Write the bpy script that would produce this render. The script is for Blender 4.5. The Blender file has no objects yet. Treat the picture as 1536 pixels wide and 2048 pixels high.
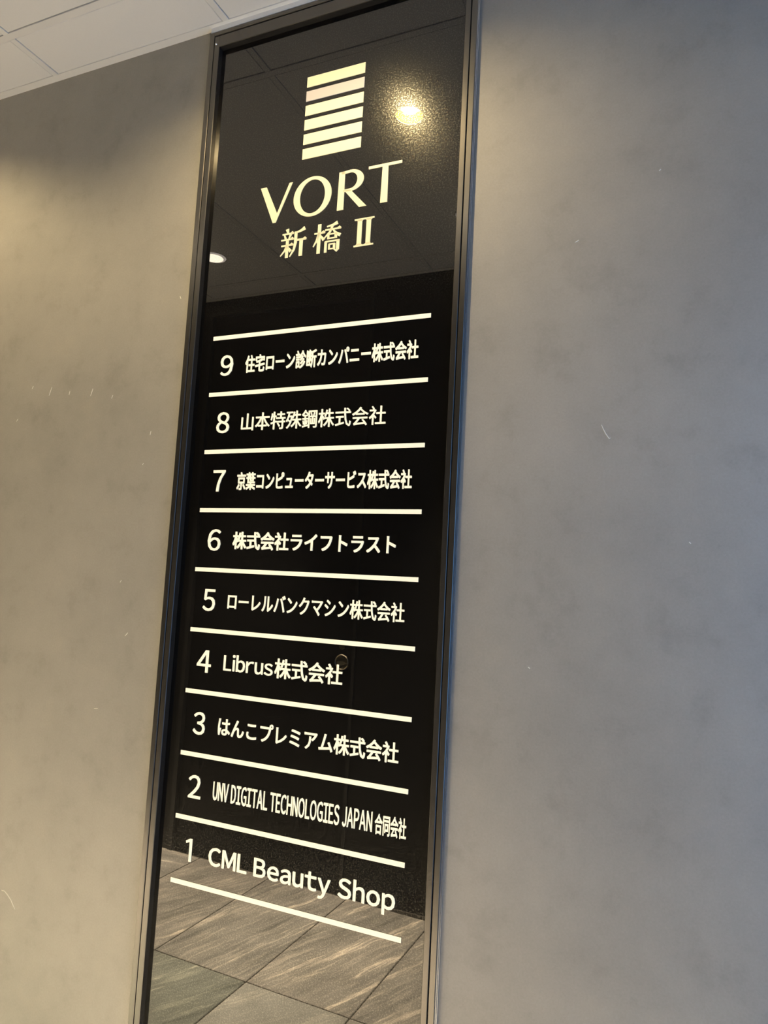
import bpy, bmesh, math, random
from mathutils import Matrix, Vector

# ---------------------------------------------------------------- units
# u = spacing of the divider bars on the sign = 0.14 m ; sign glass is the plane y = 0
U = 0.14
Z0 = 13.55                       # floor height (in u) under the sign's zero bar
def P(x, y, z):
    return Vector((x * U, y * U, (z + Z0) * U))
scene = bpy.context.scene
COL = scene.collection

# ---------------------------------------------------------------- camera
CAM = (7.84837, -9.96479, -4.12922)
RM = [[0.9145063130585505, 0.401104367869126, 0.05285347152614733],
      [0.007009171166232845, 0.11491300581830072, -0.9933508305796929],
      [-0.4045109082529405, 0.9087960646757401, 0.10227726010345162]]
cam = bpy.data.cameras.new('camera')
cam.sensor_fit = 'VERTICAL'; cam.sensor_height = 36.0; cam.sensor_width = 27.0
cam.lens = 25.54845
cam.clip_start = 0.02
cam_ob = bpy.data.objects.new('camera', cam); COL.objects.link(cam_ob)
right, down, fwd = (Vector(r) for r in RM)
cam_ob.matrix_world = Matrix.Translation(P(*CAM)) @ Matrix((right, -down, -fwd)).transposed().to_4x4()
scene.camera = cam_ob

# ---------------------------------------------------------------- world, daylight, exposure
SKY = (0.22, 0.50, 1.0); SKY_STRENGTH = 1.8
PORTAL_POWER = 14.0
WARM = (1.0, 0.75, 0.38); SPILL_POWER = 17.0; BEAM_POWER = 130.0
SOFT = (1.0, 0.83, 0.60); FLAT_POWER = 0.6; FLAT_BEAM = 2900.0
world = bpy.data.worlds.new('world'); scene.world = world; world.use_nodes = True
bgn = world.node_tree.nodes['Background']
bgn.inputs[0].default_value = (*SKY, 1); bgn.inputs[1].default_value = SKY_STRENGTH
scene.view_settings.view_transform = 'Standard'
scene.view_settings.look = 'None'
scene.view_settings.exposure = 0.0
scene.view_settings.gamma = 1.0
scene.view_settings.use_curve_mapping = False
scene.cycles.max_bounces = 10
scene.cycles.diffuse_bounces = 5
scene.cycles.caustics_reflective = False
scene.cycles.caustics_refractive = False
scene.cycles.sample_clamp_indirect = 4.0
scene.cycles.use_denoising = True

# room limits in u
XL, XR = -16.0, 12.2
YW = -0.030                       # face of the sign wall
YB = -10.80                       # face of the black wall opposite
ZC = 5.900                       # ceiling
SLOPE = -0.02367                 # the floor falls towards the entrance

# daylight through the open entrance at the right end of the corridor
pl = bpy.data.lights.new('entrance_daylight', 'AREA'); pl.shape = 'RECTANGLE'
pl.size = 10.0 * U; pl.size_y = 17.5 * U; pl.color = SKY; pl.energy = PORTAL_POWER
plo = bpy.data.objects.new('entrance_daylight', pl); COL.objects.link(plo)
plo.location = P(XR + 0.6, (YW + YB) / 2, -4.6); plo.rotation_euler = (0, math.radians(90), 0)
plo.visible_camera = True

# ---------------------------------------------------------------- material helpers
def new_mat(name):
    m = bpy.data.materials.new(name); m.use_nodes = True
    return m, m.node_tree.nodes, m.node_tree.links, m.node_tree.nodes['Principled BSDF']
def simple(name, col, rough=0.5, metal=0.0, spec=0.5):
    m, n, l, b = new_mat(name)
    b.inputs['Base Color'].default_value = (*col, 1); b.inputs['Roughness'].default_value = rough
    b.inputs['Metallic'].default_value = metal; b.inputs['Specular IOR Level'].default_value = spec
    return m
def noise(n, l, vec, scale, detail=4, rough=0.55):
    t = n.new('ShaderNodeTexNoise'); t.inputs['Scale'].default_value = scale
    t.inputs['Detail'].default_value = detail; t.inputs['Roughness'].default_value = rough
    l.new(vec, t.inputs['Vector']); return t.outputs['Fac']
def ramp(n, l, fac, stops):
    r = n.new('ShaderNodeValToRGB'); cr = r.color_ramp
    while len(cr.elements) < len(stops): cr.elements.new(0.5)
    for e, (p, c) in zip(cr.elements, stops): e.position = p; e.color = (*c, 1)
    l.new(fac, r.inputs[0]); return r.outputs[0]
def mix(n, l, fac, a, b, mode='MIX'):
    x = n.new('ShaderNodeMix'); x.data_type = 'RGBA'; x.blend_type = mode
    for s, v in ((x.inputs[0], fac), (x.inputs[6], a), (x.inputs[7], b)):
        if hasattr(v, 'is_linked'): l.new(v, s)
        else: s.default_value = v if isinstance(v, (int, float)) else (*v, 1)
    return x.outputs[2]
def bump(n, l, b, h, strength, dist):
    q = n.new('ShaderNodeBump'); q.inputs['Strength'].default_value = strength
    q.inputs['Distance'].default_value = dist; l.new(h, q.inputs['Height']); l.new(q.outputs[0], b.inputs['Normal'])

# mottled grey mineral wall
def wall_material():
    m, n, l, b = new_mat('mottled_grey_wall')
    tc = n.new('ShaderNodeTexCoord').outputs['Object']
    big = noise(n, l, tc, 1.6, 5, 0.6)
    mid = noise(n, l, tc, 9.0, 7, 0.68)
    fine = noise(n, l, tc, 220.0, 3, 0.75)
    c = ramp(n, l, big, [(0.3, (0.215, 0.211, 0.200)), (0.7, (0.285, 0.277, 0.260))])
    c2 = ramp(n, l, mid, [(0.30, (0.80, 0.80, 0.80)), (0.46, (0.97, 0.97, 0.97)), (0.55, (1, 1, 1)), (0.70, (1.08, 1.06, 1.03))])
    c3 = ramp(n, l, fine, [(0.3, (0.93, 0.93, 0.93)), (0.7, (1.06, 1.06, 1.06))])
    x = mix(n, l, 0.75, c, c2, 'MULTIPLY'); x = mix(n, l, 0.8, x, c3, 'MULTIPLY')
    l.new(x, b.inputs['Base Color'])
    b.inputs['Roughness'].default_value = 0.55; b.inputs['Specular IOR Level'].default_value = 0.35
    bump(n, l, b, fine, 0.12, 0.0008)
    return m
M_WALL = wall_material()

def ceil_material(name, col):
    m, n, l, b = new_mat(name)
    tc = n.new('ShaderNodeTexCoord').outputs['Object']
    f = noise(n, l, tc, 240.0, 3, 0.6)
    c = ramp(n, l, f, [(0.3, tuple(v * 0.98 for v in col)), (0.7, col)])
    l.new(c, b.inputs['Base Color']); b.inputs['Roughness'].default_value = 0.8
    bump(n, l, b, f, 0.08, 0.0005)
    return m
M_CEIL = ceil_material('ceiling_tile_board', (0.90, 0.89, 0.86))
M_GRID = simple('white_painted_grid', (0.88, 0.865, 0.83), 0.5)
M_TRIM = simple('white_wall_angle', (0.95, 0.93, 0.88), 0.5)
M_VOID = simple('ceiling_void', (0.30, 0.29, 0.27), 0.9)

def tile_material(name, ang, streak, tint, dark):
    m, n, l, b = new_mat(name)
    tc = n.new('ShaderNodeTexCoord').outputs['Object']
    oi = n.new('ShaderNodeObjectInfo').outputs['Random']
    mul = n.new('ShaderNodeMath'); mul.operation = 'MULTIPLY'; mul.inputs[1].default_value = 37.0; l.new(oi, mul.inputs[0])
    cmb = n.new('ShaderNodeCombineXYZ'); l.new(mul.outputs[0], cmb.inputs[0]); l.new(mul.outputs[0], cmb.inputs[1])
    add = n.new('ShaderNodeVectorMath'); l.new(tc, add.inputs[0]); l.new(cmb.outputs[0], add.inputs[1])
    rot = n.new('ShaderNodeVectorRotate'); rot.rotation_type = 'Z_AXIS'; rot.inputs['Angle'].default_value = math.radians(ang)
    l.new(tc, rot.inputs['Vector'])
    # wobble so the veins wander
    w = n.new('ShaderNodeTexNoise'); w.inputs['Scale'].default_value = 5.0; w.inputs['Detail'].default_value = 3
    l.new(add.outputs[0], w.inputs['Vector'])
    ws = n.new('ShaderNodeVectorMath'); ws.operation = 'SCALE'; ws.inputs['Scale'].default_value = 0.045; l.new(w.outputs['Color'], ws.inputs[0])
    wa = n.new('ShaderNodeVectorMath'); l.new(rot.outputs[0], wa.inputs[0]); l.new(ws.outputs[0], wa.inputs[1])
    wb = n.new('ShaderNodeVectorMath'); l.new(wa.outputs[0], wb.inputs[0]); l.new(cmb.outputs[0], wb.inputs[1])
    mp = n.new('ShaderNodeMapping'); mp.inputs['Scale'].default_value = (17.0, 1.3, 1.0); l.new(wb.outputs[0], mp.inputs['Vector'])
    veins = noise(n, l, mp.outputs[0], 1.0, 7, 0.62)
    mp2 = n.new('ShaderNodeMapping'); mp2.inputs['Scale'].default_value = (60.0, 4.0, 1.0); l.new(wb.outputs[0], mp2.inputs['Vector'])
    hair = noise(n, l, mp2.outputs[0], 1.0, 6, 0.7)
    grain = noise(n, l, add.outputs[0], 260.0, 4, 0.8)
    patch = noise(n, l, add.outputs[0], 6.0, 4, 0.6)
    base = tuple(t * dark for t in tint)
    c = ramp(n, l, patch, [(0.3, tuple(v * 0.80 for v in base)), (0.7, tuple(v * 1.15 for v in base))])
    v1 = ramp(n, l, veins, [(0.30, (0.50, 0.51, 0.50)), (0.45, (0.84, 0.84, 0.84)), (0.575, (1.0, 0.99, 0.96)), (0.61, (2.1, 2.0, 1.82)), (0.645, (1.10, 1.08, 1.05))])
    v2 = ramp(n, l, hair, [(0.35, (0.80, 0.80, 0.80)), (0.53, (0.97, 0.97, 0.97)), (0.60, (1.5, 1.46, 1.38)), (0.66, (1.1, 1.1, 1.08))])
    g = ramp(n, l, grain, [(0.3, (0.72, 0.72, 0.72)), (0.58, (1.0, 1.0, 0.99)), (0.72, (1.45, 1.43, 1.38))])
    x = mix(n, l, streak, c, v1, 'MULTIPLY'); x = mix(n, l, streak * 0.9, x, v2, 'MULTIPLY'); x = mix(n, l, 0.9, x, g, 'MULTIPLY')
    l.new(x, b.inputs['Base Color'])
    b.inputs['Roughness'].default_value = 0.5; b.inputs['Specular IOR Level'].default_value = 0.4
    bump(n, l, b, veins, 0.25, 0.002)
    return m
M_TILES = [tile_material('streaked_stone_tile', -20, 0.95, (1.0, 0.93, 0.84), 0.58),
           tile_material('strongly_streaked_stone_tile', -15, 1.0, (1.0, 0.94, 0.86), 0.54),
           tile_material('plain_speckled_stone_tile', -32, 0.30, (0.97, 0.95, 0.86), 0.62),
           tile_material('greenish_streaked_stone_tile', -26, 1.0, (0.92, 0.95, 0.84), 0.48),
           tile_material('cross_streaked_stone_tile', -78, 0.55, (1.0, 0.94, 0.86), 0.54)]
M_GROUT = simple('dark_brown_grout', (0.07, 0.06, 0.045), 0.9)
M_BLACK = simple('black_panel', (0.014, 0.0135, 0.0125), 0.45, 0, 0.3)
M_DOOR = simple('black_door_paint', (0.012, 0.0115, 0.011), 0.4, 0, 0.3)
M_DFRAME = simple('charcoal_door_frame', (0.035, 0.034, 0.031), 0.4)
M_BASEB = simple('dark_brown_baseboard', (0.09, 0.08, 0.066), 0.5)
M_CHROME = simple('satin_metal', (0.75, 0.66, 0.50), 0.35, 1.0)
M_CHROMED = simple('dark_metal', (0.28, 0.25, 0.19), 0.4, 1.0)
M_FRAME = simple('charcoal_anodised_aluminium', (0.095, 0.093, 0.088), 0.26, 0.85, 0.5)
M_FRAME_IN = simple('charcoal_anodised_aluminium_inner', (0.088, 0.086, 0.082), 0.26, 0.85, 0.5)
M_GASKET = simple('black_gasket', (0.012, 0.012, 0.012), 0.6)
M_EDGE = simple('bare_aluminium_edge', (0.70, 0.70, 0.71), 0.25, 0.9)

def glass_material():
    # black back-painted glass: mirror-sharp surface reflection, with a thin dusty film
    m, n, l, b = new_mat('black_backed_glass')
    b.inputs['Base Color'].default_value = (0.0022, 0.0022, 0.0024, 1)
    b.inputs['Roughness'].default_value = 0.0
    b.inputs['IOR'].default_value = 1.46
    tc = n.new('ShaderNodeTexCoord').outputs['Object']
    sp = noise(n, l, tc, 300.0, 2, 0.8)
    fac = ramp(n, l, sp, [(0.53, (0.004, 0.004, 0.004)), (0.61, (0.034, 0.034, 0.034))])
    dust = n.new('ShaderNodeBsdfGlossy'); dust.inputs['Roughness'].default_value = 0.22
    dust.inputs['Color'].default_value = (0.8, 0.82, 0.78, 1)
    mx = n.new('ShaderNodeMixShader'); l.new(fac, mx.inputs[0])
    l.new(b.outputs[0], mx.inputs[1]); l.new(dust.outputs[0], mx.inputs[2])
    out = [q for q in n if q.type == 'OUTPUT_MATERIAL'][0]
    l.new(mx.outputs[0], out.inputs['Surface'])
    return m
M_GLASS = glass_material()
M_RING = simple('white_lamp_ring', (0.75, 0.73, 0.68), 0.4)
M_GOLD = simple('gold_reflector', (0.92, 0.52, 0.08), 0.25, 0.9)
def emit(name, col, s, ecol=None):
    m, n, l, b = new_mat(name)
    b.inputs['Base Color'].default_value = (*col, 1); b.inputs['Emission Color'].default_value = (*(ecol or col), 1)
    b.inputs['Emission Strength'].default_value = s
    return m
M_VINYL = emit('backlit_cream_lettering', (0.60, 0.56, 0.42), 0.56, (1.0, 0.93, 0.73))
M_LOGO = emit('backlit_cream_logo_lamp_tint', (0.46, 0.42, 0.28), 0.42, (1.0, 0.88, 0.52))  # backlit logo, with the downlight's warm tint painted into its colours
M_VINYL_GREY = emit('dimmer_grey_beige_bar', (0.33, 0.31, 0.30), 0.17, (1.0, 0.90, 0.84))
M_LAMP = emit('lit_lamp_lens', (1.0, 0.90, 0.62), 60.0)
M_LAMP_FLAT = emit('lit_flat_diffuser', (1.0, 0.90, 0.80), 5.0)
M_SCRATCH = simple('pale_scuff', (0.62, 0.60, 0.55), 0.6)

# ---------------------------------------------------------------- object helpers
def obj(name, bm_or_me, mat, parent=None, kind=None, label=None):
    if isinstance(bm_or_me, bmesh.types.BMesh):
        me = bpy.data.meshes.new(name); bmesh.ops.recalc_face_normals(bm_or_me, faces=bm_or_me.faces)
        bm_or_me.to_mesh(me); bm_or_me.free()
    else: me = bm_or_me
    if mat is not None and not me.materials: me.materials.append(mat)
    o = bpy.data.objects.new(name, me); COL.objects.link(o)
    if parent: o.parent = parent; o.matrix_parent_inverse = Matrix.Translation(-parent.location)
    if kind: o['kind'] = kind
    if label: o['label'] = label
    return o
def box(bm, x0, x1, y0, y1, z0, z1, bev=0.0):
    """box in u coordinates"""
    a = P(x0, y0, z0); b = P(x1, y1, z1)
    r = bmesh.ops.create_cube(bm, size=1.0)
    vs = r['verts']
    for v in vs:
        v.co = Vector([a[i] + (v.co[i] + 0.5) * (b[i] - a[i]) for i in range(3)])
    if bev:
        es = list({e for v in vs for e in v.link_edges})
        bmesh.ops.bevel(bm, geom=es, offset=bev * U, segments=1, affect='EDGES')
    return vs
def boxo(name, dims, mat, parent=None, kind=None, label=None, bev=0.0):
    bm = bmesh.new(); box(bm, *dims, bev=bev)
    return obj(name, bm, mat, parent, kind, label)
def thing(name, label, cat, loc, group=None):
    o = bpy.data.objects.new(name, None); COL.objects.link(o); o.location = loc
    o.empty_display_size = 0.05; o['label'] = label; o['category'] = cat
    if group: o['group'] = group
    return o

# ---------------------------------------------------------------- the setting
# wall with the sign
bm = bmesh.new()                               # a shallow niche is left for the sign
for q in ((XL, -0.50, -15.0, ZC + 2.0), (4.55, XR + 2, -15.0, ZC + 2.0), (-0.50, 4.55, 5.74, ZC + 2.0), (-0.50, 4.55, -15.0, -13.3)):
    box(bm, q[0], q[1], YW, YW + 1.2, q[2], q[3])
wf = obj('wall_front', bm, M_WALL, kind='structure')
# black wall opposite (an opening for the door is left in it)
DX0, DX1 = -8.73, -2.11
DZT = 5.45
bm = bmesh.new()
box(bm, XL, DX0, YB - 1.0, YB, -15.0, ZC + 2.0)
box(bm, DX1, XR, YB - 1.0, YB, -15.0, ZC + 2.0)
box(bm, DX0, DX1, YB - 1.0, YB, DZT, ZC + 2.0)
wr = obj('wall_rear', bm, M_BLACK, kind='structure')
wl = boxo('wall_left', (XL - 1.0, XL, YB, YW, -15.0, ZC + 2.0), M_BLACK, kind='structure')
# right end: open entrance with dark posts and head
bm = bmesh.new()
box(bm, XR, XR + 0.5, YB - 1.0, YB + 0.8, -15.2, ZC + 2.0)
box(bm, XR, XR + 0.5, YW - 0.5, YW, -15.2, ZC + 2.0)
box(bm, XR, XR + 0.5, YB + 0.8, YW - 0.5, 4.2, ZC + 2.0)
obj('wall_right', bm, M_BLACK, kind='structure')

# door in the black wall
door = boxo('door_1', (DX0 + 0.2, DX1 - 0.13, YB - 0.42, YB - 0.10, -13.52, DZT - 0.16), M_DOOR, kind='structure', bev=0.01)
boxo('frame_side', (DX0, DX0 + 0.17, YB - 0.45, YB + 0.05, -13.6, DZT), M_DFRAME, door)
boxo('frame_side', (DX1 - 0.10, DX1, YB - 0.45, YB + 0.05, -13.75, DZT), M_DFRAME, door)
boxo('frame_head', (DX0 + 0.17, DX1 - 0.10, YB - 0.45, YB + 0.05, DZT - 0.13, DZT), M_DFRAME, door)
def disc(bm, cx, cz, r, y0, y1, n=40, bev=0.0):
    top = [bm.verts.new(P(cx + (r - bev) * math.cos(2 * math.pi * i / n), y1, cz + (r - bev) * math.sin(2 * math.pi * i / n))) for i in range(n)]
    mid = [bm.verts.new(P(cx + r * math.cos(2 * math.pi * i / n), y1 - bev, cz + r * math.sin(2 * math.pi * i / n))) for i in range(n)]
    bot = [bm.verts.new(P(cx + r * math.cos(2 * math.pi * i / n), y0, cz + r * math.sin(2 * math.pi * i / n))) for i in range(n)]
    bm.faces.new(top); bm.faces.new(bot)
    for A, B in ((top, mid), (mid, bot)):
        for i in range(n):
            j = (i + 1) % n; bm.faces.new((A[i], A[j], B[j], B[i]))
def ring_y(bm, cx, cz, ro, ri, y0, y1, n=40):
    L = []
    for r, y in ((ro, y0), (ro, y1 - 0.02), (ro - 0.02, y1), (ri + 0.015, y1), (ri, y1 - 0.015), (ri, y0)):
        L.append([bm.verts.new(P(cx + r * math.cos(2 * math.pi * i / n), y, cz + r * math.sin(2 * math.pi * i / n))) for i in range(n)])
    for k in range(len(L)):
        A, B = L[k], L[(k + 1) % len(L)]
        for i in range(n):
            j = (i + 1) % n; bm.faces.new((A[i], A[j], B[j], B[i]))
HX, HZ, DY = -2.61, -6.56, YB - 0.10
bm = bmesh.new(); ring_y(bm, HX, HZ, 0.245, 0.205, DY, DY + 0.07)
rose = obj('door_handle', bm, M_CHROME, door, label='round metal flush handle on the black door')
bm = bmesh.new(); disc(bm, HX, HZ, 0.20, DY, DY + 0.012)
obj('handle_dish', bm, M_CHROMED, rose)
# folded grip: a low roof shape across the dish
bm = bmesh.new()
g = [(-0.19, 0.0), (-0.14, 0.025), (0.02, 0.045), (0.15, -0.015), (0.185, -0.03), (0.06, -0.10), (-0.03, -0.12), (-0.10, -0.09)]
lo = [bm.verts.new(P(HX + a, DY + 0.012, HZ + b)) for a, b in g]
hi = [bm.verts.new(P(HX + a * 0.92, DY + 0.06, HZ + b * 0.9)) for a, b in g]
bm.faces.new(hi); bm.faces.new(lo)
for i in range(len(g)):
    j = (i + 1) % len(g); bm.faces.new((lo[i], lo[j], hi[j], hi[i]))
obj('handle_grip', bm, M_CHROME, rose)
bm = bmesh.new(); disc(bm, -2.63, -6.06, 0.105, DY, DY + 0.05, bev=0.012)
obj('lock_cylinder', bm, M_CHROMED, door)
bm = bmesh.new(); box(bm, DX1 + 0.9, XR, YB, YB + 0.05, -14.3, -13.46, bev=0.008)
obj('baseboard_rear', bm, M_BASEB, kind='structure')

# floor: sloped slab and its tiles
ANG = math.atan(SLOPE)
floor = bpy.data.objects.new('floor', None)
bm = bmesh.new()
def fbox(bm, x0, x1, y0, y1, z0, z1, bev=0.0):
    r = bmesh.ops.create_cube(bm, size=1.0); vs = r['verts']
    for v in vs:
        v.co = Vector((U * (x0 + (v.co.x + .5) * (x1 - x0)), U * (y0 + (v.co.y + .5) * (y1 - y0)), U * (z0 + (v.co.z + .5) * (z1 - z0))))
    if bev:
        es = list({e for v in vs for e in v.link_edges})
        bmesh.ops.bevel(bm, geom=es, offset=bev * U, segments=1, affect='EDGES')
fbox(bm, XL - 1, XR + 8, YB - 0.6, YW + 0.6, -0.9, -0.025)
floor = obj('floor', bm, M_GROUT, kind='structure')
floor.rotation_euler = (0, -ANG, 0)
TW, TL, GAP = 2.727, 5.45, 0.036
tcache = {}
def floor_tile(cx, cy, w, l, mi):
    key = (round(w, 3), round(l, 3), mi)
    if key not in tcache:
        b2 = bmesh.new(); fbox(b2, -w / 2, w / 2, -l / 2, l / 2, -0.07, 0, bev=0.012)
        me = bpy.data.meshes.new('tile'); bmesh.ops.recalc_face_normals(b2, faces=b2.faces); b2.to_mesh(me); b2.free()
        me.materials.append(M_TILES[mi]); tcache[key] = me
    o = bpy.data.objects.new('tile', tcache[key]); COL.objects.link(o)
    o.parent = floor; o.location = (cx * U, cy * U, 0)
random.seed(5)
ybands = [(YB, -5.5 - GAP / 2), (-5.5 + GAP / 2, YW)]
fixed = {(-3, 0): 0, (-2, 0): 1, (-1, 0): 0, (0, 0): 0, (-2, 1): 3, (-1, 1): 2, (0, 1): 4, (-3, 1): 3, (1, 0): 4}
k = -8
while True:
    x0 = 0.787 + k * TW; x1 = x0 + TW
    if x0 > XR + 7: break
    a = max(x0 + GAP / 2, XL); b = min(x1 - GAP / 2, XR + 7.5)
    if b - a > 0.1:
        for yi, (y0, y1) in enumerate(ybands):
            mi = fixed.get((k, yi), random.choice([0, 0, 1, 2, 3, 4]))
            floor_tile((a + b) / 2, (y0 + y1) / 2, b - a, y1 - y0, mi)
    k += 1

# ceiling: slab above, wall angle, T bars, tiles
ceiling = boxo('ceiling', (XL, XR, YB, YW, ZC + 0.7, ZC + 1.4), M_VOID, kind='structure')
boxo('wall_angle', (XL, XR, YW - 0.152, YW, ZC, ZC + 0.03), M_TRIM, ceiling)
boxo('wall_angle', (-0.52, 4.57, -0.112, YW, 5.803, ZC + 0.001), M_TRIM, ceiling)  # filler strip added over the sign, so the trim there catches light
boxo('wall_angle', (XL, XR, YB, YB + 0.15, ZC, ZC + 0.03), M_TRIM, ceiling)
MX = 4.208; BX = -0.194
TB = 0.14
yb = [YW - 0.152, -1.21, -1.21 - TB, -9.66, -9.66 - TB, YB + 0.15]
for y in (-1.21, -9.66):
    boxo('t_bar', (XL, XR, y - TB, y, ZC, ZC + 0.04), M_GRID, ceiling, bev=0.004)
xbars = []
k = -4
while BX + k * MX < XR:
    x = BX + k * MX
    if x > XL + 0.2: xbars.append(x)
    k += 1
bands = [(yb[1], yb[0]), (yb[3], yb[2]), (yb[5], yb[4])]
for x in xbars:
    for (a, b) in bands:
        boxo('cross_bar', (x - 0.02, x - 0.02 + TB * 0.9, a, b, ZC, ZC + 0.04), M_GRID, ceiling, bev=0.004)
LAMPS = [(2.01, -3.38, 'deep'), (-8.98, -3.38, 'deep'), (2.02, -7.75, 'flat'), (-6.38, -7.78, 'flat'), (-14.1, -7.75, 'flat')]
HR = 0.30
def tile_with_hole(x0, x1, y0, y1, z0, z1, cx, cy, r):
    bm = bmesh.new()
    angs = [2 * math.pi * i / 36 for i in range(36)] + [math.atan2(yy - cy, xx - cx) % (2 * math.pi) for xx in (x0, x1) for yy in (y0, y1)]
    angs = sorted(set(round(a, 6) for a in angs))
    def edge(a):
        c, s = math.cos(a), math.sin(a); t = 1e9
        if c > 1e-9: t = min(t, (x1 - cx) / c)
        if c < -1e-9: t = min(t, (x0 - cx) / c)
        if s > 1e-9: t = min(t, (y1 - cy) / s)
        if s < -1e-9: t = min(t, (y0 - cy) / s)
        return cx + c * t, cy + s * t
    L = []
    for z in (z0, z1):
        L.append([bm.verts.new(P(cx + r * math.cos(a), cy + r * math.sin(a), z)) for a in angs])
        L.append([bm.verts.new(P(*edge(a), z)) for a in angs])
    n = len(angs)
    for A, B in ((L[0], L[1]), (L[1], L[3]), (L[3], L[2]), (L[2], L[0])):
        for i in range(n):
            j = (i + 1) % n; bm.faces.new((A[i], A[j], B[j], B[i]))
    return bm
edges_x = [XL] + [None] * 0
spans = []
prev = XL
for x in xbars:
    spans.append((prev, x - 0.02)); prev = x - 0.02 + TB * 0.9
spans.append((prev, XR))
g = 0.013
for (a, b) in spans:
    for (c, d) in bands:
        x0, x1, y0, y1 = a + g, b - g, c + g, d - (g if d < -1 else 0.002)
        if x1 - x0 < 0.1: continue
        hole = [L for L in LAMPS if x0 + HR < L[0] < x1 - HR and y0 + HR < L[1] < y1 - HR ]
        if hole:
            cuts = [y1] + [-5.60] * (len(hole) > 1) + [y0]
            tb = bmesh.new()
            for q, Lq in enumerate(sorted(hole, key=lambda h: -h[1])):
                part = tile_with_hole(x0, x1, cuts[q + 1], cuts[q], ZC + 0.008, ZC + 0.10, Lq[0], Lq[1], HR)
                tmp = bpy.data.meshes.new('t'); part.to_mesh(tmp); part.free(); tb.from_mesh(tmp); bpy.data.meshes.remove(tmp)
            obj('ceiling_tile', tb, M_CEIL, ceiling)
        else:
            boxo('ceiling_tile', (x0, x1, y0, y1, ZC + 0.008, ZC + 0.10), M_CEIL, ceiling, bev=0.012)

# small pale scuffs on the wall
def ribbon(name, pts, w, parent):
    cu = bmesh.new(); n = len(pts); L = []
    for i, (x, z) in enumerate(pts):
        a = pts[max(i - 1, 0)]; b = pts[min(i + 1, n - 1)]
        dx, dz = b[0] - a[0], b[1] - a[1]; q = math.hypot(dx, dz); nx, nz = -dz / q, dx / q
        ww = w * (0.35 + 0.65 * math.sin(math.pi * (i + 0.5) / n))
        L.append([cu.verts.new(P(x + nx * ww, YW, z + nz * ww)), cu.verts.new(P(x, YW - 0.006, z)), cu.verts.new(P(x - nx * ww, YW, z - nz * ww))])
    for i in range(n - 1):
        for k2 in range(2): cu.faces.new((L[i][k2], L[i + 1][k2], L[i + 1][k2 + 1], L[i][k2 + 1]))
    return obj(name, cu, M_SCRATCH, parent)
def on_wall(pts):                              # measured on y = 0.084, carried to the wall face
    k2 = (YW - CAM[1]) / (0.084 - CAM[1])
    return [((x - CAM[0]) * k2 + CAM[0], (z - CAM[2]) * k2 + CAM[2]) for x, z in pts]
ribbon('scuff_mark', on_wall([(6.545, -1.78), (6.57, -1.84), (6.605, -1.91), (6.65, -1.975), (6.67, -1.965)]), 0.007, wf)
ribbon('scuff_mark', on_wall([(-3.86, -10.0), (-3.78, -10.0), (-3.70, -10.04), (-3.60, -10.11), (-3.52, -10.2), (-3.47, -10.25)]), 0.012, wf)
SC = [(-4.421, -0.59, 0.033, 0.059), (-3.934, -0.751, 0.058, 0.167), (-3.401, -0.773, 0.016, 0.078), (-2.842, -0.826, 0.045, 0.143), (-2.31, -0.905, 0.029, 0.065), (-4.76, -1.234, 0.035, 0.049), (-0.898, 0.917, 0.029, -0.06), (-1.426, -2.18, 0.019, 0.036), (-1.705, -4.302, 0.03, 0.046), (-1.481, -5.23, 0.061, 0.065), (-2.043, -6.544, 0.093, 0.011), (-1.313, -1.635, 0.015, 0.073), (6.124, 0.882, 0.055, 0.029), (7.232, 1.744, 0.025, 0.024), (5.648, -5.113, 0.028, -0.018), (7.659, -3.354, 0.024, -0.025)]
for x, z, dx, dz in SC:
    ribbon('scuff_mark', on_wall([(x, z), (x + dx / 2, z + dz / 2), (x + dx, z + dz)]), 0.008, wf)

# ---------------------------------------------------------------- downlights
def lathe(bm, prof, cx, cy, n=40):
    L = [[bm.verts.new(P(cx + r * math.cos(2 * math.pi * i / n), cy + r * math.sin(2 * math.pi * i / n), z)) for i in range(n)] for r, z in prof]
    for k2 in range(len(L) - 1):
        for i in range(n):
            j = (i + 1) % n; bm.faces.new((L[k2][i], L[k2][j], L[k2 + 1][j], L[k2 + 1][i]))
    return L
def area(name, cx, cy, z, r, col, power, parent, spread=180):
    la = bpy.data.lights.new(name, 'AREA'); la.shape = 'DISK'; la.size = 2 * r * U; la.color = col; la.energy = power
    la.spread = math.radians(spread)
    o = bpy.data.objects.new(name, la); COL.objects.link(o)
    o.parent = parent; o.matrix_parent_inverse = Matrix.Translation(-parent.location)
    o.location = P(cx, cy, z)
    return o
def beam(name, cx, cy, z, col, power, deg, parent):
    la = bpy.data.lights.new(name, 'SPOT'); la.color = col; la.energy = power
    la.spot_size = math.radians(deg); la.spot_blend = 1.0; la.shadow_soft_size = 0.02
    o = bpy.data.objects.new(name, la); COL.objects.link(o)
    o.parent = parent; o.matrix_parent_inverse = Matrix.Translation(-parent.location)
    o.location = P(cx, cy, z)
    return o
LAMP_LABELS = {
 0: ('gold-lined recessed downlight in the ceiling, mirrored beside the striped emblem', 'deep'),
 1: ('gold-lined recessed downlight in the ceiling near the left grey wall', 'deep'),
 2: ('white flat downlight near the black wall, mirrored at the right edge of the glass', 'flat'),
 3: ('white flat downlight above the black door, mirrored at the left edge of the glass', 'flat'),
 4: ('white flat downlight in the ceiling at the dark left end of the corridor', 'flat')}
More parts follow.
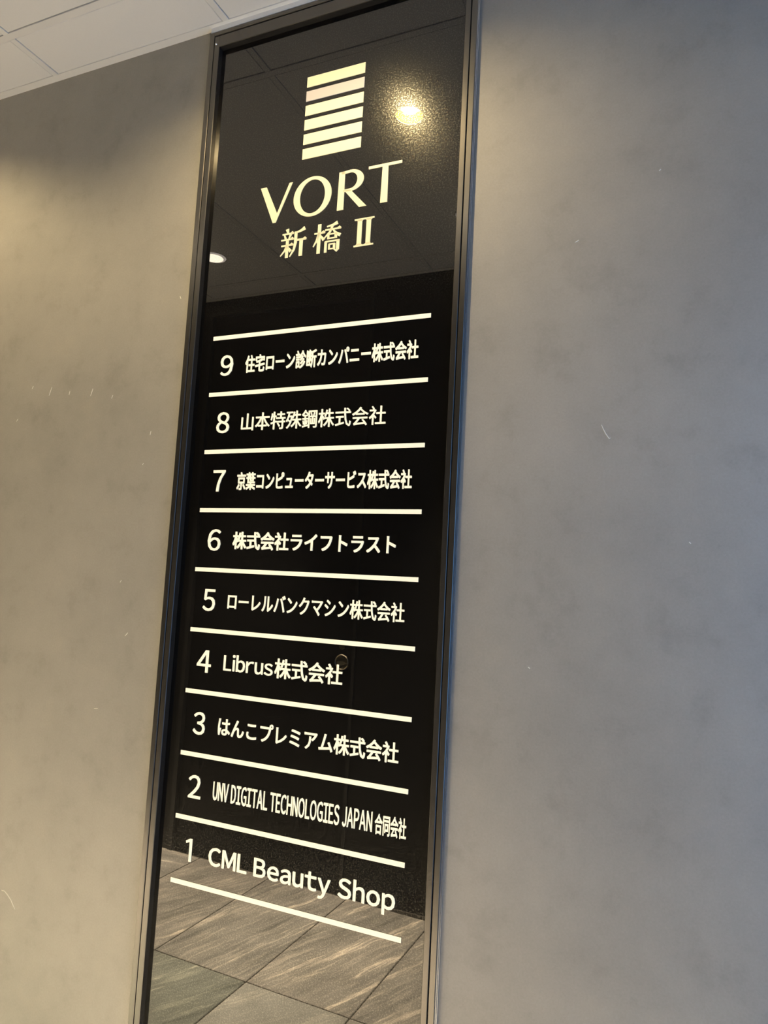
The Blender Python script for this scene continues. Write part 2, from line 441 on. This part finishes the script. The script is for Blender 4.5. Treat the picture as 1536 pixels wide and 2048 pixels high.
for i, (cx, cy, kind) in enumerate(LAMPS):
    t = thing('ceiling_downlight', LAMP_LABELS[i][0], 'ceiling light', P(cx, cy, ZC), 'recessed ceiling downlights')
    bm = bmesh.new()
    rr = HR if kind == 'deep' else HR + 0.09
    lathe(bm, [(rr - 0.005, ZC + 0.007), (rr - 0.005, ZC - 0.012), (rr + 0.02, ZC - 0.014), (rr + 0.035, ZC + 0.004)], cx, cy)
    obj('trim_ring', bm, M_RING, t)
    if kind == 'deep':
        bm = bmesh.new(); lathe(bm, [(HR - 0.006, ZC + 0.0), (HR - 0.03, ZC + 0.09), (0.235, ZC + 0.19), (0.232, ZC + 0.30)], cx, cy)
        obj('reflector', bm, M_GOLD, t)
        bm = bmesh.new(); lathe(bm, [(0.001, ZC + 0.122), (0.12, ZC + 0.13), (0.19, ZC + 0.155), (0.226, ZC + 0.20)], cx, cy)
        obj('lamp_lens', bm, M_LAMP, t)
        area('lamp_light', cx, cy, ZC + 0.115, 0.15, WARM, SPILL_POWER, t, 180)
        beam('lamp_beam', cx, cy, ZC - 0.05, WARM, BEAM_POWER, 50, t)
    else:
        bm = bmesh.new(); lathe(bm, [(0.001, ZC - 0.012), (0.25, ZC - 0.011), (HR + 0.07, ZC - 0.006), (HR + 0.083, ZC + 0.004)], cx, cy)
        obj('diffuser', bm, M_LAMP_FLAT, t)
        area('lamp_light', cx, cy, ZC - 0.03, 0.30, SOFT, FLAT_POWER, t, 150)
        beam('lamp_beam', cx, cy, ZC - 0.05, SOFT, FLAT_BEAM, 54, t)

# ---------------------------------------------------------------- the sign
FY = -0.116
ZB = -13.36                                   # foot of the sign frame
sign = thing('sign_board', 'tall black glass building directory with cream lettering, charcoal metal frame, on grey wall', 'sign', P(1.95, YW, ZB))
XI0, XI1, XO0, XO1 = -0.315, 4.39, -0.54, 4.587
ZI, ZO = 5.485, 5.80
boxo('back_panel', (-0.49, 4.54, 0.046, 0.10, ZB + 0.08, 5.73), M_GASKET, sign)
boxo('glass_panel', (XI0 - 0.05, XI1 + 0.05, 0.0, 0.045, ZB + 0.2, ZI + 0.05), M_GLASS, sign, label='black reflective glass panel')
gx = 0.012
def rail(name, x0, x1, z0, z1, yf, mat, lab=None):
    return boxo(name, (x0, x1, yf, (YW - 0.001 if name[0] == 'o' else 0.045), z0, z1), mat, sign, label=lab, bev=0.008)
# outer frame
rail('outer_frame_rail', XO0, XI0 - 0.115 - gx / 2, ZB, ZO, FY, M_FRAME)
rail('outer_frame_rail', XI1 + 0.098 + gx / 2, XO1, ZB, ZO, FY, M_FRAME)
rail('outer_frame_rail', XI0 - 0.115 - gx / 2, XI1 + 0.098 + gx / 2, 5.72, ZO, FY, M_FRAME)
# inner frame
rail('inner_frame_rail', XI0 - 0.115 + gx / 2, XI0, ZB + 0.1, 5.705, FY + 0.004, M_FRAME_IN)
rail('inner_frame_rail', XI1, XI1 + 0.098 - gx / 2, ZB + 0.1, 5.705, FY + 0.004, M_FRAME_IN)
rail('inner_frame_rail', XI0, XI1, ZI, 5.705, FY + 0.004, M_FRAME_IN)
rail('inner_frame_rail', XI0, XI1, ZB + 0.1, ZB + 0.3, FY + 0.004, M_FRAME_IN)
# bright bare edges of the frame's outer side and the gasket between them
boxo('edge_strip', (XO1 - 0.004, XO1 + 0.006, -0.088, -0.070, ZB, ZO), M_EDGE, sign, label='bright bare metal edge strip')
boxo('wall_bead', (XO1 - 0.01, XO1 + 0.018, -0.052, YW - 0.001, ZB, ZO), M_EDGE, sign, label='bright bare metal bead against the wall')
bm = bmesh.new(); 
for sx, sz in ((XI0 - 0.07, ZI + 0.07),):
    n = 14
    top = [bm.verts.new(P(sx + 0.016 * math.cos(2 * math.pi * i / n), FY - 0.006, sz + 0.016 * math.sin(2 * math.pi * i / n))) for i in range(n)]
    bot = [bm.verts.new(P(sx + 0.022 * math.cos(2 * math.pi * i / n), FY + 0.006, sz + 0.022 * math.sin(2 * math.pi * i / n))) for i in range(n)]
    bm.faces.new(top)
    for i in range(n):
        j = (i + 1) % n; bm.faces.new((top[i], top[j], bot[j], bot[i]))
obj('frame_screw', bm, M_EDGE, sign)

TH = 0.012                                     # thickness of the applied letters
for k in range(10):
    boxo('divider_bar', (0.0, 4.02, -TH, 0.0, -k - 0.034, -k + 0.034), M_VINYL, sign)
# striped emblem
tops = [4.484, 4.225, 3.962, 3.702, 3.440, 3.176]
for i, zt in enumerate(tops):
    boxo('emblem_bar', (1.552, 2.652, -TH, 0.0, zt - 0.184, zt), M_VINYL_GREY if i == 1 else M_LOGO, sign, label='greyer beige emblem bar' if i == 1 else None)

# polygon lettering
def prism(bm, pts, holes=None):
    """flat outline (x,z) turned into a thin slab; holes is one inner loop with the same number of points"""
    f = [bm.verts.new(P(x, -TH, z)) for x, z in pts]; r = [bm.verts.new(P(x, 0.0, z)) for x, z in pts]
    n = len(pts)
    for i in range(n):
        j = (i + 1) % n; bm.faces.new((f[i], f[j], r[j], r[i]))
    if holes is None:
        a = bm.faces.new(f); 
        if n > 4: bmesh.ops.triangulate(bm, faces=[a])
    else:
        hf = [bm.verts.new(P(x, -TH, z)) for x, z in holes]; hr = [bm.verts.new(P(x, 0.0, z)) for x, z in holes]
        for i in range(n):
            j = (i + 1) % n; bm.faces.new((f[i], f[j], hf[j], hf[i])); bm.faces.new((hf[i], hf[j], hr[j], hr[i]))
def ell(cx, cz, rx, rz, n=48, p=1.0):
    o = []
    for i in range(n):
        a = 2 * math.pi * i / n; c, s = math.cos(a), math.sin(a)
        o.append((cx + rx * math.copysign(abs(c) ** p, c), cz + rz * math.copysign(abs(s) ** p, s)))
    return o
def emblem_letter(draw):
    bm = bmesh.new(); draw(bm); return obj('logo_letter', bm, M_LOGO, sign)
emblem_letter(lambda bm: (prism(bm, [(0.758, 2.617), (0.876, 2.617), (1.125, 2.10), (1.078, 1.946), (1.048, 1.946)]),
                          prism(bm, [(1.335, 2.617), (1.397, 2.617), (1.108, 1.946), (1.070, 1.946), (1.115, 2.085)])))
emblem_letter(lambda bm: prism(bm, ell(1.80, 2.295, 0.362, 0.350), ell(1.80, 2.295, 0.240, 0.298)))
def R_letter(bm):
    prism(bm, [(2.282, 1.958), (2.400, 1.958), (2.396, 2.617), (2.290, 2.617)])
    # bowl as a strip from top of the stem round to its waist
    outer, inner = [], []
    n = 22
    for i in range(n + 1):
        a = math.pi / 2 - math.pi * i / n
        outer.append((2.500 + 0.245 * math.cos(a), 2.445 + 0.185 * math.sin(a) - (0.0 if a > 0 else 0.0)))
        inner.append((2.500 + 0.128 * math.cos(a), 2.445 + 0.140 * math.sin(a)))
    outer = [(2.34, 2.630 - 0.013)] + outer + [(2.38, 2.262)]
    inner = [(2.34, 2.572)] + inner + [(2.38, 2.300)]
    for i in range(len(outer) - 1):
        prism(bm, [outer[i], outer[i + 1], inner[i + 1], inner[i]])
    prism(bm, [(2.398, 2.285), (2.510, 2.285), (2.817, 1.958), (2.683, 1.958)])
emblem_letter(R_letter)
emblem_letter(lambda bm: (prism(bm, [(2.825, 2.572), (3.409, 2.572), (3.409, 2.617), (2.825, 2.617)]),
                          prism(bm, [(3.060, 1.960), (3.184, 1.960), (3.172, 2.575), (3.072, 2.575)])))
# roman numeral with slab serifs
def numeral(bm):
    prism(bm, [(2.625, 1.728), (2.975, 1.728), (2.975, 1.752), (2.625, 1.752)])
    prism(bm, [(2.630, 1.281), (2.978, 1.281), (2.978, 1.305), (2.630, 1.305)])
    for x in (2.722, 2.880):
        prism(bm, [(x - 0.040, 1.30), (x + 0.040, 1.30), (x + 0.040, 1.735), (x - 0.040, 1.735)])
        for s, z0, z1 in ((1, 1.303, 1.325), (-1, 1.730, 1.708)):
            prism(bm, [(x - 0.065, z0), (x + 0.065, z0), (x + 0.038, z1), (x - 0.038, z1)])
bm = bmesh.new(); numeral(bm); obj('logo_numeral', bm, M_LOGO, sign)

# brush-serif characters drawn stroke by stroke on a 100 x 100 grid
def strokes(x0, x1, z0, z1, S):
    bm = bmesh.new()
    sx, sz = (x1 - x0) / 100, (z1 - z0) / 100
    def M(p): return (x0 + p[0] * sx, z0 + p[1] * sz)
    for st in S:
        kind = st[0]
        if kind == 'h':                       # thin horizontal with a triangular end
            _, xa, xb, y, w = st
            prism(bm, [M((xa, y - w / 2)), M((xb, y - w / 2)), M((xb, y + w / 2)), M((xa, y + w / 2))])
            prism(bm, [M((xb - 13, y + w / 2)), M((xb, y - w / 2)), M((xb + 1, y + w / 2)), M((xb - 5, y + 7.5))])
        else:
            pts, ws = st[1], st[2]
            L, Rr = [], []
            for i, p in enumerate(pts):
                a = pts[max(i - 1, 0)]; b = pts[min(i + 1, len(pts) - 1)]
                dx, dy = b[0] - a[0], b[1] - a[1]; q = math.hypot(dx, dy); nx, ny = -dy / q, dx / q
                L.append(M((p[0] + nx * ws[i] / 2, p[1] + ny * ws[i] / 2))); Rr.append(M((p[0] - nx * ws[i] / 2, p[1] - ny * ws[i] / 2)))
            for i in range(len(pts) - 1):
                prism(bm, [L[i], L[i + 1], Rr[i + 1], Rr[i]])
    return obj('logo_character', bm, M_LOGO, sign)
strokes(1.242, 1.740, 1.275, 1.780, [
    ('p', [(23, 101), (27, 86)], [13, 6]), ('h', 5, 49, 84, 5),
    ('p', [(13, 81), (19, 66)], [5, 8]), ('p', [(38, 82), (31, 66)], [9, 4]),
    ('h', 1, 50, 64, 5), ('h', 3, 49, 44, 5),
    ('p', [(26, 64), (26, 1)], [11, 11]), ('p', [(25, 43), (17, 26), (1, 9)], [8, 6, 3]),
    ('p', [(29, 37), (41, 22)], [5, 12]),
    ('p', [(92, 96), (78, 89), (58, 84)], [13, 8, 5]), ('p', [(58, 88), (58, 50), (53, 26), (38, 3)], [11, 11, 8, 3]),
    ('h', 60, 99, 58, 6), ('p', [(80, 58), (80, 1)], [13, 13])])
strokes(1.872, 2.385, 1.262, 1.772, [
    ('h', 3, 42, 70, 5), ('p', [(21, 100), (21, 1)], [12, 12]), ('p', [(20, 68), (13, 46), (1, 26)], [9, 7, 3]),
    ('p', [(26, 61), (39, 45)], [5, 11]),
    ('p', [(86, 97), (70, 91), (48, 88)], [12, 7, 4]), ('h', 42, 99, 77, 5),
    ('p', [(69, 90), (60, 69), (38, 48)], [8, 7, 3]), ('p', [(70, 76), (82, 62), (98, 53)], [4, 9, 11]),
    ('p', [(55, 63), (55, 45)], [7, 7]), ('p', [(53, 61), (84, 61)], [4, 4]), ('p', [(82, 63), (82, 45)], [9, 9]), ('p', [(55, 47), (82, 47)], [4, 4]),
    ('p', [(47, 38), (47, 1)], [9, 9]), ('p', [(45, 37), (94, 37)], [5, 5]), ('p', [(91, 39), (91, 6)], [11, 11]), ('p', [(94, 8), (87, 2), (76, 9)], [5, 8, 2]),
    ('p', [(60, 28), (60, 9)], [6, 6]), ('p', [(58, 27), (80, 27)], [4, 4]), ('p', [(78, 28), (78, 9)], [8, 8]), ('p', [(60, 11), (78, 11)], [4, 4])])

# lettering from the built-in font (full-width forms for latin letters and figures)
CACHE = {}
def glyph(ch):
    """triangulated outline of one character: verts, faces, left, right"""
    if ch in CACHE: return CACHE[ch]
    c = chr(ord(ch) + 0xFEE0) if '!' <= ch <= '~' else ch
    cu = bpy.data.curves.new('glyph', 'FONT'); cu.body = c; cu.size = 1.0; cu.resolution_u = 3
    to = bpy.data.objects.new('glyph', cu); COL.objects.link(to)
    me = bpy.data.meshes.new_from_object(to.evaluated_get(bpy.context.evaluated_depsgraph_get()))
    bpy.data.objects.remove(to); bpy.data.curves.remove(cu)
    V = [(v.co.x, v.co.y) for v in me.vertices]; F = [tuple(p.vertices) for p in me.polygons]
    bpy.data.meshes.remove(me)
    CACHE[ch] = (V, F); return CACHE[ch]
TIGHT = {'LI': 0, 'TA': -0.05, 'AL': 0.0, 'PA': -0.04, 'AP': -0.01, 'NV': -0.03, 'ty': -0.03, 'ut': -0.01, 'JA': -0.03, 'L ': 0}
def lettering(name, body, x0, x1, z0, z1, w=0.0, label=None, gap=0.075, lw=None, space=0.20):
    """lay the characters out, make the strokes heavier by 2w, and fit the ink to the given box"""
    V, F, D = [], [], []; pen = 0.0; prev = ''
    for ch in body:
        if ch == ' ': pen += space; prev = ' '; continue
        gv, gf = glyph(ch)
        latin = '!' <= ch <= '~'
        u = lw if (latin and lw is not None) else w
        shifts = [(-u, -u), (u, -u), (-u, u), (u, u), (0, 0)]
        if latin:
            l = min(v[0] for v in gv); r_ = max(v[0] for v in gv)
            if prev and '!' <= prev <= '~': pen += TIGHT.get(prev + ch, 0.0)
            off = pen - l; adv = pen + (r_ - l) + gap
        else:
            cell = 1.0
            off = pen; adv = pen + cell
        for si, (dx, dy) in enumerate(shifts):
            D += [TH + 0.0012 * si] * len(gv)
            b = len(V); V += [(x + off + dx, y + dy) for x, y in gv]; F += [tuple(i + b for i in f) for f in gf]
        pen = adv; prev = ch
    ax = min(v[0] for v in V); bx = max(v[0] for v in V); ay = min(v[1] for v in V); by = max(v[1] for v in V)
    co = [(x0 + (x - ax) / (bx - ax) * (x1 - x0), z0 + (y - ay) / (by - ay) * (z1 - z0)) for x, y in V]
    n = len(co)
    verts = [P(x, -d, z) for (x, z), d in zip(co, D)] + [P(x, -0.001, z) for x, z in co]
    cnt = {}
    for f in F:
        for i in range(len(f)):
            a, b = f[i], f[(i + 1) % len(f)]; cnt[(a, b)] = 1
    faces = list(F)
    for (a, b) in cnt:
        if (b, a) not in cnt: faces.append((b, a, a + n, b + n))
    me = bpy.data.meshes.new(name); me.from_pydata([tuple(v) for v in verts], [], faces); me.update()
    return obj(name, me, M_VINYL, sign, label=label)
NUMX = {9: (0.195, 0.452), 8: (0.205, 0.465), 7: (0.222, 0.465), 6: (0.212, 0.470), 5: (0.210, 0.452), 4: (0.185, 0.462), 3: (0.205, 0.437), 2: (0.205, 0.450)}
for nmb, (a, b) in NUMX.items():
    k = 9 - nmb
    lettering('floor_number', str(nmb), a, b, -k - 0.682, -k - 0.320, 0.006)
bm = bmesh.new()                              # plain flagged figure one without a foot
prism(bm, [(0.318, -8.662), (0.365, -8.662), (0.365, -8.312), (0.326, -8.312), (0.318, -8.33)])
prism(bm, [(0.320, -8.312), (0.330, -8.312), (0.322, -8.360), (0.252, -8.388), (0.243, -8.350)])
obj('floor_number', bm, M_VINYL, sign)
NAMES = [
 ('住宅ローン診断カンパニー株式会社', 0.706, 3.845, -0.662, -0.358, 0.017),
 ('山本特殊鋼株式会社', 0.712, 3.360, -1.660, -1.362, 0.005),
 ('京葉コンピューターサービス株式会社', 0.710, 3.842, -2.660, -2.362, 0.019),
 ('株式会社ライフトラスト', 0.716, 3.638, -3.645, -3.352, 0.020),
 ('ローレルバンクマシン株式会社', 0.706, 3.830, -4.640, -4.350, 0.012),
 ('Librus株式会社', 0.716, 2.876, -5.640, -5.332, 0.013),
 ('はんこプレミアム株式会社', 0.700, 3.846, -6.645, -6.350, 0.014),
 ('UNV DIGITAL TECHNOLOGIES JAPAN', 0.694, 3.488, -7.648, -7.358, 0.010),
 ('合同会社', 3.532, 4.018, -7.660, -7.372, 0.014),
 ('CML Beauty Shop', 0.700, 3.902, -8.722, -8.345, 0.013)]
for body, a, b, z0, z1, w in NAMES:
    kw = {}
    if body.startswith('UNV'): kw = dict(gap=0.125, space=0.27)
    if body.startswith('CML'): kw = dict(gap=0.115, space=0.27)
    if body.startswith('Lib'): kw = dict(gap=0.10, lw=0.008)
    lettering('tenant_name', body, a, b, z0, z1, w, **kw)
